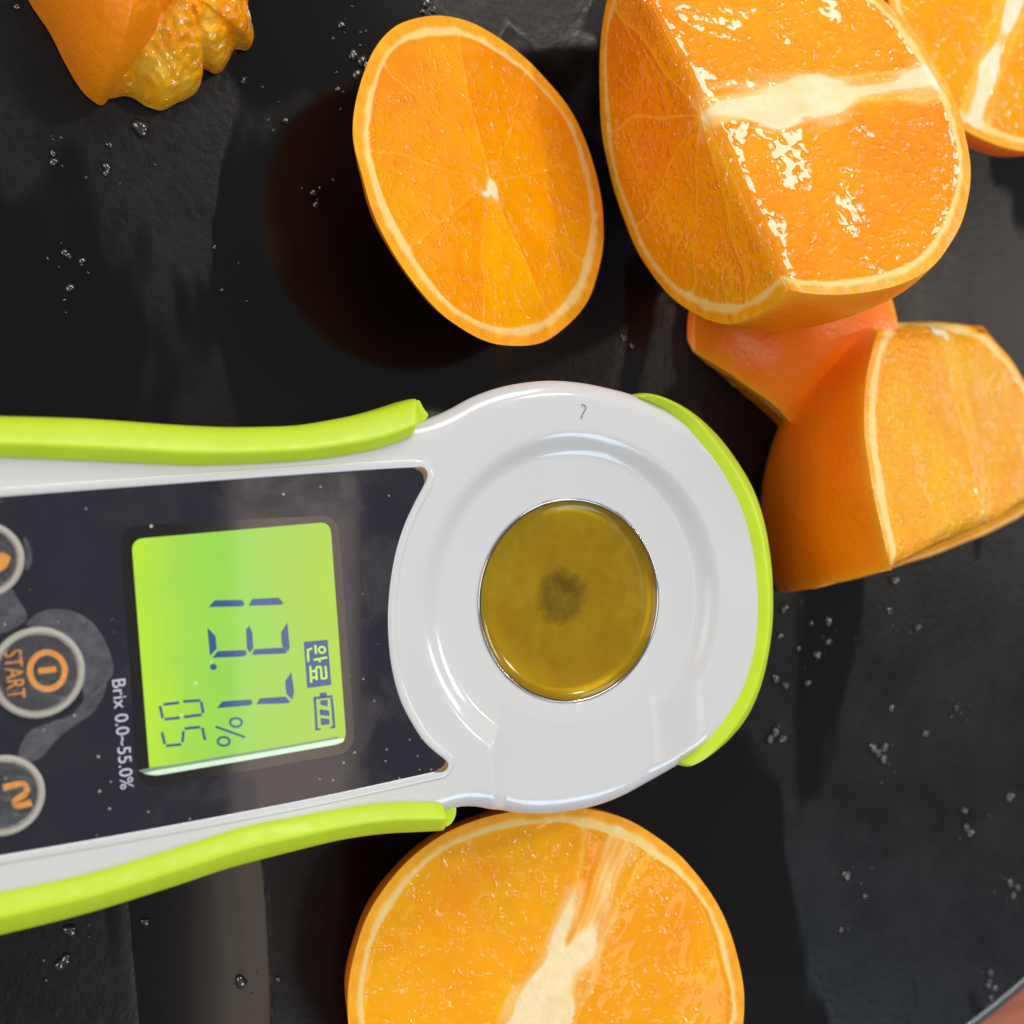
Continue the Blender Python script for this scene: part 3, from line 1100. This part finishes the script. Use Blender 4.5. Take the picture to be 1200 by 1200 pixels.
        other = other * (1 - wc) + (corec * (1 + 0.12 * nF[:, None]) - np.array([0.0, 0.14, 0.22]) * np.clip(nG + 0.25 * nA, 0, 1)[:, None]) * wc
        col = other * (1 - wf) + fl * wf
        fz = ((1 - sstep(0.0, 0.0032, dc + 0.0013 * nA + 0.0013 * nF)) * 0.5 * sstep(0.0, 0.001, dp) * min(1.0, core / 0.002))[:, None]
        col = col * (1 - fz) + np.array([0.90, 0.62, 0.26]) * fz
        ov = (1 - sstep(0.0011, 0.0019, depth + 0.0003 * nB + 0.0002 * nA))[:, None]
        col = col * (1 - ov) + (flav * (1 + 0.12 * nB[:, None])) * ov
        # relief
        ves = noise3(np.c_[rad * 0.5, np.cos(phi) * rad, np.sin(phi) * rad] + (za * 0.9)[:, None] * np.array([0.3, 0.5, 0.2]), 620, so)
        h = -0.00012 * wf[:, 0] * sstep(0, 0.0012, df) + ves_a * ves * wf[:, 0] * sstep(0, 0.001, df) + 0.00009 * nB * (1 - wf[:, 0]) + 0.00022 * wc[:, 0] * nA
        sfade = np.repeat(1 - np.r_[np.linspace(0, 0, NM - 6), np.linspace(0, 1, 6)], NR)
        Q2 = Q + n_ * (h * sfade)[:, None]
        for k2, (n2, d2) in enumerate(cuts):
            if k2 != ci:
                rf = 0.0032 * (1 + 0.4 * nC)
                ff = (0.293 * rf * np.clip(1 - (d2 - Q @ n2) / rf, 0, 1) ** 2)[:, None]
                Q2 = Q2 - ff * (n_ + n2)
        for dc_, dr_, dd_ in dents:
            q_ = np.linalg.norm(Q - (np.array(dc_) - C), axis=1) + 0.0012 * nC
            Q2 = Q2 - n_ * (dd_ * (1 - sstep(0.45, 1.0, q_ / dr_)) * sstep(0.0, 0.003, dp) * sstep(0.0, 0.0015, dc))[:, None]
        i_, j_ = np.arange(NR), (np.arange(NR) + 1) % NR
        quads = np.concatenate([np.stack([k * NR + i_, (k + 1) * NR + i_, (k + 1) * NR + j_, k * NR + j_], 1) for k in range(NM - 1)])
        dfc = df[quads].mean(1)
        dpc = depth[quads].mean(1)
        kc = kk[quads[:, 0]]
        same = (kk[quads] == kc[:, None]).all(1)
        cls = np.where(dpc < 0.0014, -2, np.where((dfc > 0.0001) & same, kc, -1))
        # connected patches of one segment become parts of their own
        G_ = cls.reshape(NM - 1, NR)
        lab = np.where(G_ >= 0, np.arange(G_.size).reshape(G_.shape), -1)
        while True:
            new = lab.copy()
            for ax0, sh in ((0, 1), (0, -1), (1, 1), (1, -1)):
                nb_l, nb_c = np.roll(lab, sh, ax0), np.roll(G_, sh, ax0)
                ok = (nb_c == G_) & (G_ >= 0)
                if ax0 == 0:
                    ok[0 if sh == 1 else -1] = False
                new = np.where(ok, np.maximum(new, nb_l), new)
            # jump to the root's own label, so that the labels spread fast
            new = np.where(new >= 0, np.maximum(new, new.ravel()[np.maximum(new, 0)]), new)
            if (new == lab).all():
                break
            lab = new
        ids_, cnt = np.unique(lab[lab >= 0], return_counts=True)
        cls = np.full(cls.shape, -1) * (cls == -1) + np.full(cls.shape, -2) * (cls == -2)
        cls[(G_.ravel() >= 0)] = -1
        for q_, (li, ct) in enumerate(zip(ids_, cnt)):
            if ct >= 250:
                cls[lab.ravel() == li] = q_ + 100 * ci
        for k in sorted(set(cls.tolist())):
            q = quads[cls == k]
            key = 'peel' if k == -2 else ('pith' if k == -1 else 'segment%d' % k)
            ids, inv = np.unique(q.ravel(), return_inverse=True)
            pv, pf, pc = parts.setdefault(key, ([], [], []))
            off = sum(len(x) for x in pv)
            pv.append(Q2[ids])
            pf.append(inv.reshape(-1, 4) + off)
            pc.append(col[ids])
    def warp(X):
        return X + 0.00036 * np.stack([noise3(X, 130, so + k) for k in (11, 17, 23)], 1)

    root = thing(name, label, 'orange', (C[0], C[1], C[2]), group)
    for key, (pv, pf, pc) in parts.items():
        Vv = warp(np.vstack(pv)) + C
        Ff = []
        for f in np.vstack([x for x in pf]).tolist():
            f2 = []
            for i in f:
                if i not in f2:
                    f2.append(i)
            if len(f2) > 2:
                Ff.append(f2)
        if key == 'peel':
            Ff += big
        mt = M['peel'] if key == 'peel' else M['pith'] if key == 'pith' else M[flesh]
        # keep everything above the tray
        low = Vv[:, 2] < floor
        Vv[low, 2] = floor + (Vv[low, 2] - floor) * 0.02
        mesh_obj('segment' if key.startswith('segment') else key, Vv, Ff, mt, root, col=np.clip(np.vstack(pc), 0.001, 1))
    return root


def view(px, py, z):
    p = at(px, py, z)
    d_ = CAM - p
    return p, d_ / np.linalg.norm(d_)


GRP = 'cut orange pieces on the tray'
# half below the meter, cut lengthways
p, vv = view(645, 1174, 0.0210)
orange('orange_half', 'orange half with a white core stripe, tucked under the lower edge of the meter', (p[0], p[1], p[2]), 0.0326, (0.42, 0.90, 0.0),
       [((-0.20, 0.04, 1), 0.0005)], 1, GRP, core=0.0036, flare=0.0010, core_prof=(-0.006, 0.017))

# quarter at the top: one cut across, one along the axis
p, V3 = view(850, 132, 0.038)
rt = CR - V3 * (CR @ V3)
rt /= np.linalg.norm(rt)
up = np.cross(V3, rt)
ax_ = 0.82 * rt + 0.12 * up - 0.55 * V3
ax_ /= np.linalg.norm(ax_)
nR = 0.367 * rt + 0.62 * up + 0.683 * V3
nR -= ax_ * (nR @ ax_)
nR /= np.linalg.norm(nR)
orange('orange_quarter', 'largest orange piece, showing two cut faces and a thick white core', p + ax_ * 0.010, 0.0350, ax_, [(nR, 0.0008), (-ax_, 0.0145)], 2, GRP, nseg=10, core=0.0030, flesh='flesh_wet', flare=0.0022, core_prof=(0.002, 0.0105))

# round cut piece leaning beside it
p, V3 = view(573, 213, 0.0165)
mn = 0.90 * CR + 0.43 * CU
mn -= V3 * (mn @ V3)
mn /= np.linalg.norm(mn)
cs = math.radians(49)
nc_ = V3 * math.cos(cs) + mn * math.sin(cs)
orange('orange_slice', 'thick tilted orange slice with a full round cut face and small pale star centre', p + nc_ * 0.016, 0.0318, nc_, [(nc_, -0.016)], 3, GRP, nseg=9, core=0.0008, phase=0.5, mt_=-0.00032)

# far half at the top right corner
p, V3 = view(1188, 8, 0.020)
orange('orange_half', 'blurred orange half in the upper right corner, behind the largest orange piece', p, 0.0285, (0.35, 0.9, 0.1), [((-0.12, -0.05, 1), 0.0008)], 4, GRP, core=0.0009, flare=0.002)

# wedge at the right
p, V3 = view(1168, 590, 0.021)
nA_ = V3 * 0.58 + CR * 0.79 + CU * 0.19
nA_ /= np.linalg.norm(nA_)
nB_ = -0.95 * CU + 0.32 * CR + 0.05 * V3
nC_ = 0.96 * CU + 0.13 * CR + 0.22 * V3
wax = CU - nA_ * (CU @ nA_)
wdg = orange('orange_wedge', 'orange wedge at the right edge, skin side facing the green rubber bumper', p, 0.0440, wax, [(nA_, -0.0022), (nB_, 0.0034), (nC_, 0.0312)], 5, GRP, core=0.0005, nseg=4, ves_a=0.0, flesh='flesh_wet', pith=0.0032)

# piece lying between them, skin up
p, V3 = view(935, 398, 0.000)
orange('orange_chunk', 'small shaded orange chunk lying skin up beneath the largest orange piece', p + np.array([0, 0, -0.006]), 0.0250, (0.1, 0.4, 0.9), [((-0.55, -0.80, -0.25), 0.0145), ((1, 0.05, 0.0), 0.0120)], 6, GRP)


# torn, squeezed piece in the upper left corner
def mound(name, outline, peak, height, mat, parent, colf, pw=2.2, nz=0.0006, rings=46, nr=220, lift=0.0):
    Q = resample(catmull(px_poly(outline, 0.004), 6, True), nr)
    c = at(*peak, 0.004)
    V, Fc = [], []
    for k in range(rings + 1):
        s = k / rings
        R_ = c + (Q - c) * (1 - s)
        R_[:, 2] = 0.0005 + lift + height * (1 - (1 - s) ** pw) ** 0.55
        R_[:, 2] += nz * min(1, 6 * s) * (0.6 * noise3(R_, 300) + 0.6 * noise3(R_, 620, 5) + 0.5 * noise3(R_, 1300, 9))
        V.append(R_)
    V = np.vstack(V)
    i_, j_ = np.arange(nr), (np.arange(nr) + 1) % nr
    for k in range(rings):
        Fc += np.stack([k * nr + i_, k * nr + j_, (k + 1) * nr + j_, (k + 1) * nr + i_], 1).tolist()
    Fc = [f[::-1] for f in Fc]
    return mesh_obj(name, V, Fc, mat, parent, col=np.clip(colf(V), 0.001, 1))


c0 = at(160, 20, 0)
sq = thing('squeezed_orange', 'torn squeezed orange piece with ragged pulp, in the upper left corner', 'orange', (c0[0], c0[1], 0), GRP)
mound('peel', [(36, -10), (62, 30), (80, 66), (98, 96), (112, 110), (124, 116), (134, 106), (150, 90), (166, 74), (178, 58), (184, 40), (198, 22), (222, 0), (250, -40), (240, -90), (180, -130), (100, -130), (40, -90), (22, -50)],
      (140, -20), 0.020, M['peel'], sq, lambda V: np.array([0.98, 0.25, 0.003]) + np.array([0.0, 0.06, 0.003]) * (noise3(V, 90) + 0.3)[:, None], pw=2.6, nz=0.00025)
mound('pulp', [(120, 60), (122, 104), (134, 108), (150, 105), (162, 108), (176, 117), (195, 122), (212, 114), (226, 108), (238, 98), (241, 82), (239, 71), (248, 74), (258, 79), (268, 74), (276, 60), (282, 50), (296, 51), (303, 40), (300, 20), (296, 0), (300, -30), (270, -70), (200, -80), (140, -40)],
      (205, 10), 0.011, M['flesh_wet'], sq, lambda V: np.array([0.95, 0.40, 0.006]) + np.array([0.02, 0.22, 0.05]) * np.clip(noise3(V, 150) + 0.6 * noise3(V, 420), -0.4, 1)[:, None], pw=1.7, nz=0.0008)

# ------------------------------------------------------------------ droplets and bits
drops_px = [(68, 10, 3), (20, 8, 3), (62, 180, 3), (63, 190, 4), (125, 196, 4), (128, 170, 3), (124, 203, 3), (165, 150, 8), (75, 296, 3), (80, 300, 3), (96, 306, 3), (82, 338, 4), (335, 142, 3), (285, 95, 3), (370, 240, 3), (367, 226, 3),
            (415, 65, 5), (424, 72, 5), (430, 78, 5), (436, 75, 4), (418, 88, 5), (500, 4, 5), (508, 12, 4), (495, 14, 3), (412, 66, 3), (400, 30, 4), (396, 105, 3),
            (251, 290, 2), (260, 340, 2), (730, 395, 4), (740, 405, 3), (1048, 680, 6), (1041, 715, 5), (1075, 735, 4), (918, 713, 5), (913, 745, 4), (970, 728, 5), (957, 767, 5), (970, 752, 4), (908, 795, 5), (920, 803, 4), (946, 800, 4),
            (902, 866, 5), (908, 858, 5), (916, 866, 5), (1022, 876, 5), (1028, 882, 5), (1036, 876, 5), (1035, 890, 5), (1084, 860, 4), (1044, 830, 4), (1183, 934, 6), (1130, 950, 4), (1132, 970, 4), (1137, 976, 5), (991, 1026, 6), (1013, 1050, 3),
            (1183, 1035, 5), (1187, 1050, 4), (1192, 1040, 4), (1158, 1153, 5), (1166, 1158, 4), (1161, 1170, 4), (1160, 1140, 4), (1120, 830, 3), (82, 1090, 6), (77, 1124, 5), (70, 1130, 5), (170, 1080, 4), (282, 1150, 6), (326, 1147, 3), (950, 730, 3), (935, 760, 3), (985, 1090, 3)]


def drop_mesh(items, z, name, mat, parent=None, hscale=0.45, origin=None):
    V, Fc = [], []
    for cx, cy, r_, jx in items:
        o = len(V)
        S, Rg = 14, 4
        for k in range(Rg):
            a = (math.pi / 2) * k / Rg
            for i in range(S):
                t = 2 * math.pi * i / S
                rr2 = r_ * math.cos(a) * (1 + 0.16 * math.sin(2 * t + jx) + 0.1 * math.sin(3 * t + 2 * jx))
                V.append((cx + rr2 * math.cos(t), cy + rr2 * math.sin(t), z + r_ * hscale * math.sin(a)))
        V.append((cx, cy, z + r_ * hscale))
        for k in range(Rg - 1):
            for i in range(S):
                Fc.append((o + k * S + i, o + k * S + (i + 1) % S, o + (k + 1) * S + (i + 1) % S, o + (k + 1) * S + i))
        for i in range(S):
            Fc.append((o + (Rg - 1) * S + i, o + (Rg - 1) * S + (i + 1) % S, o + Rg * S))
    return mesh_obj(name, V, Fc, mat, parent, origin=origin)


items = []
for x, y, r_ in drops_px:
    p = at(x, y, 0)
    items.append((p[0], p[1], r_ * 0.17e-3, random.random() * 6))
for _ in range(120):
    x, y = random.choice(drops_px)[:2]
    p = at(x + random.gauss(0, 16), y + random.gauss(0, 16), 0)
    items.append((p[0], p[1], random.uniform(0.10, 0.28) * 1e-3, random.random() * 6))
o = drop_mesh(items, 0.0001, 'juice_droplets', M['splash'], hscale=0.6)
o['kind'] = 'stuff'
o['label'] = 'tiny splashed juice droplets scattered over the black tray'
o['category'] = 'droplets'
# beads of juice on the white head
for k, (x, y, r_, lab) in enumerate(((692, 873, 4.5, 'left of two clear juice beads below the steel cup on the white shell'), (720, 872, 4.0, 'right of two clear juice beads below the steel cup on the white shell'))):
    p = at(x, y, ZR - 0.0026)
    o = drop_mesh([(p[0], p[1], r_ * 0.12e-3, k)], ZR - 0.00258, 'juice_bead', M['drop'], origin=(p[0], p[1], ZR - 0.00258))
    tag(o, lab, 'droplet', 'juice beads on the shell')
# a short dark fibre stuck to the top of the head
P = catmull(px_poly([(681, 491), (683, 485), (686, 480), (686, 476), (683, 474), (682, 476)], ZR + 0.00012), 5)
V, Fc = [], []
for i, q in enumerate(P):
    dd = P[min(i + 1, len(P) - 1)] - P[max(i - 1, 0)]
    sd = np.array([-dd[1], dd[0], 0]) / np.linalg.norm(dd)
    for a in range(5):
        t = 2 * math.pi * a / 5
        V.append(q + 0.00005 * (sd * math.cos(t) + np.array([0, 0, 1]) * math.sin(t)))
for i in range(len(P) - 1):
    for a in range(5):
        Fc.append((i * 5 + a, i * 5 + (a + 1) % 5, (i + 1) * 5 + (a + 1) % 5, (i + 1) * 5 + a))
o = mesh_obj('fibre', V, Fc, M['hair'], None, origin=tuple(P[0]))
tag(o, 'short dark curled fibre on the white rim above the cup', 'fibre')
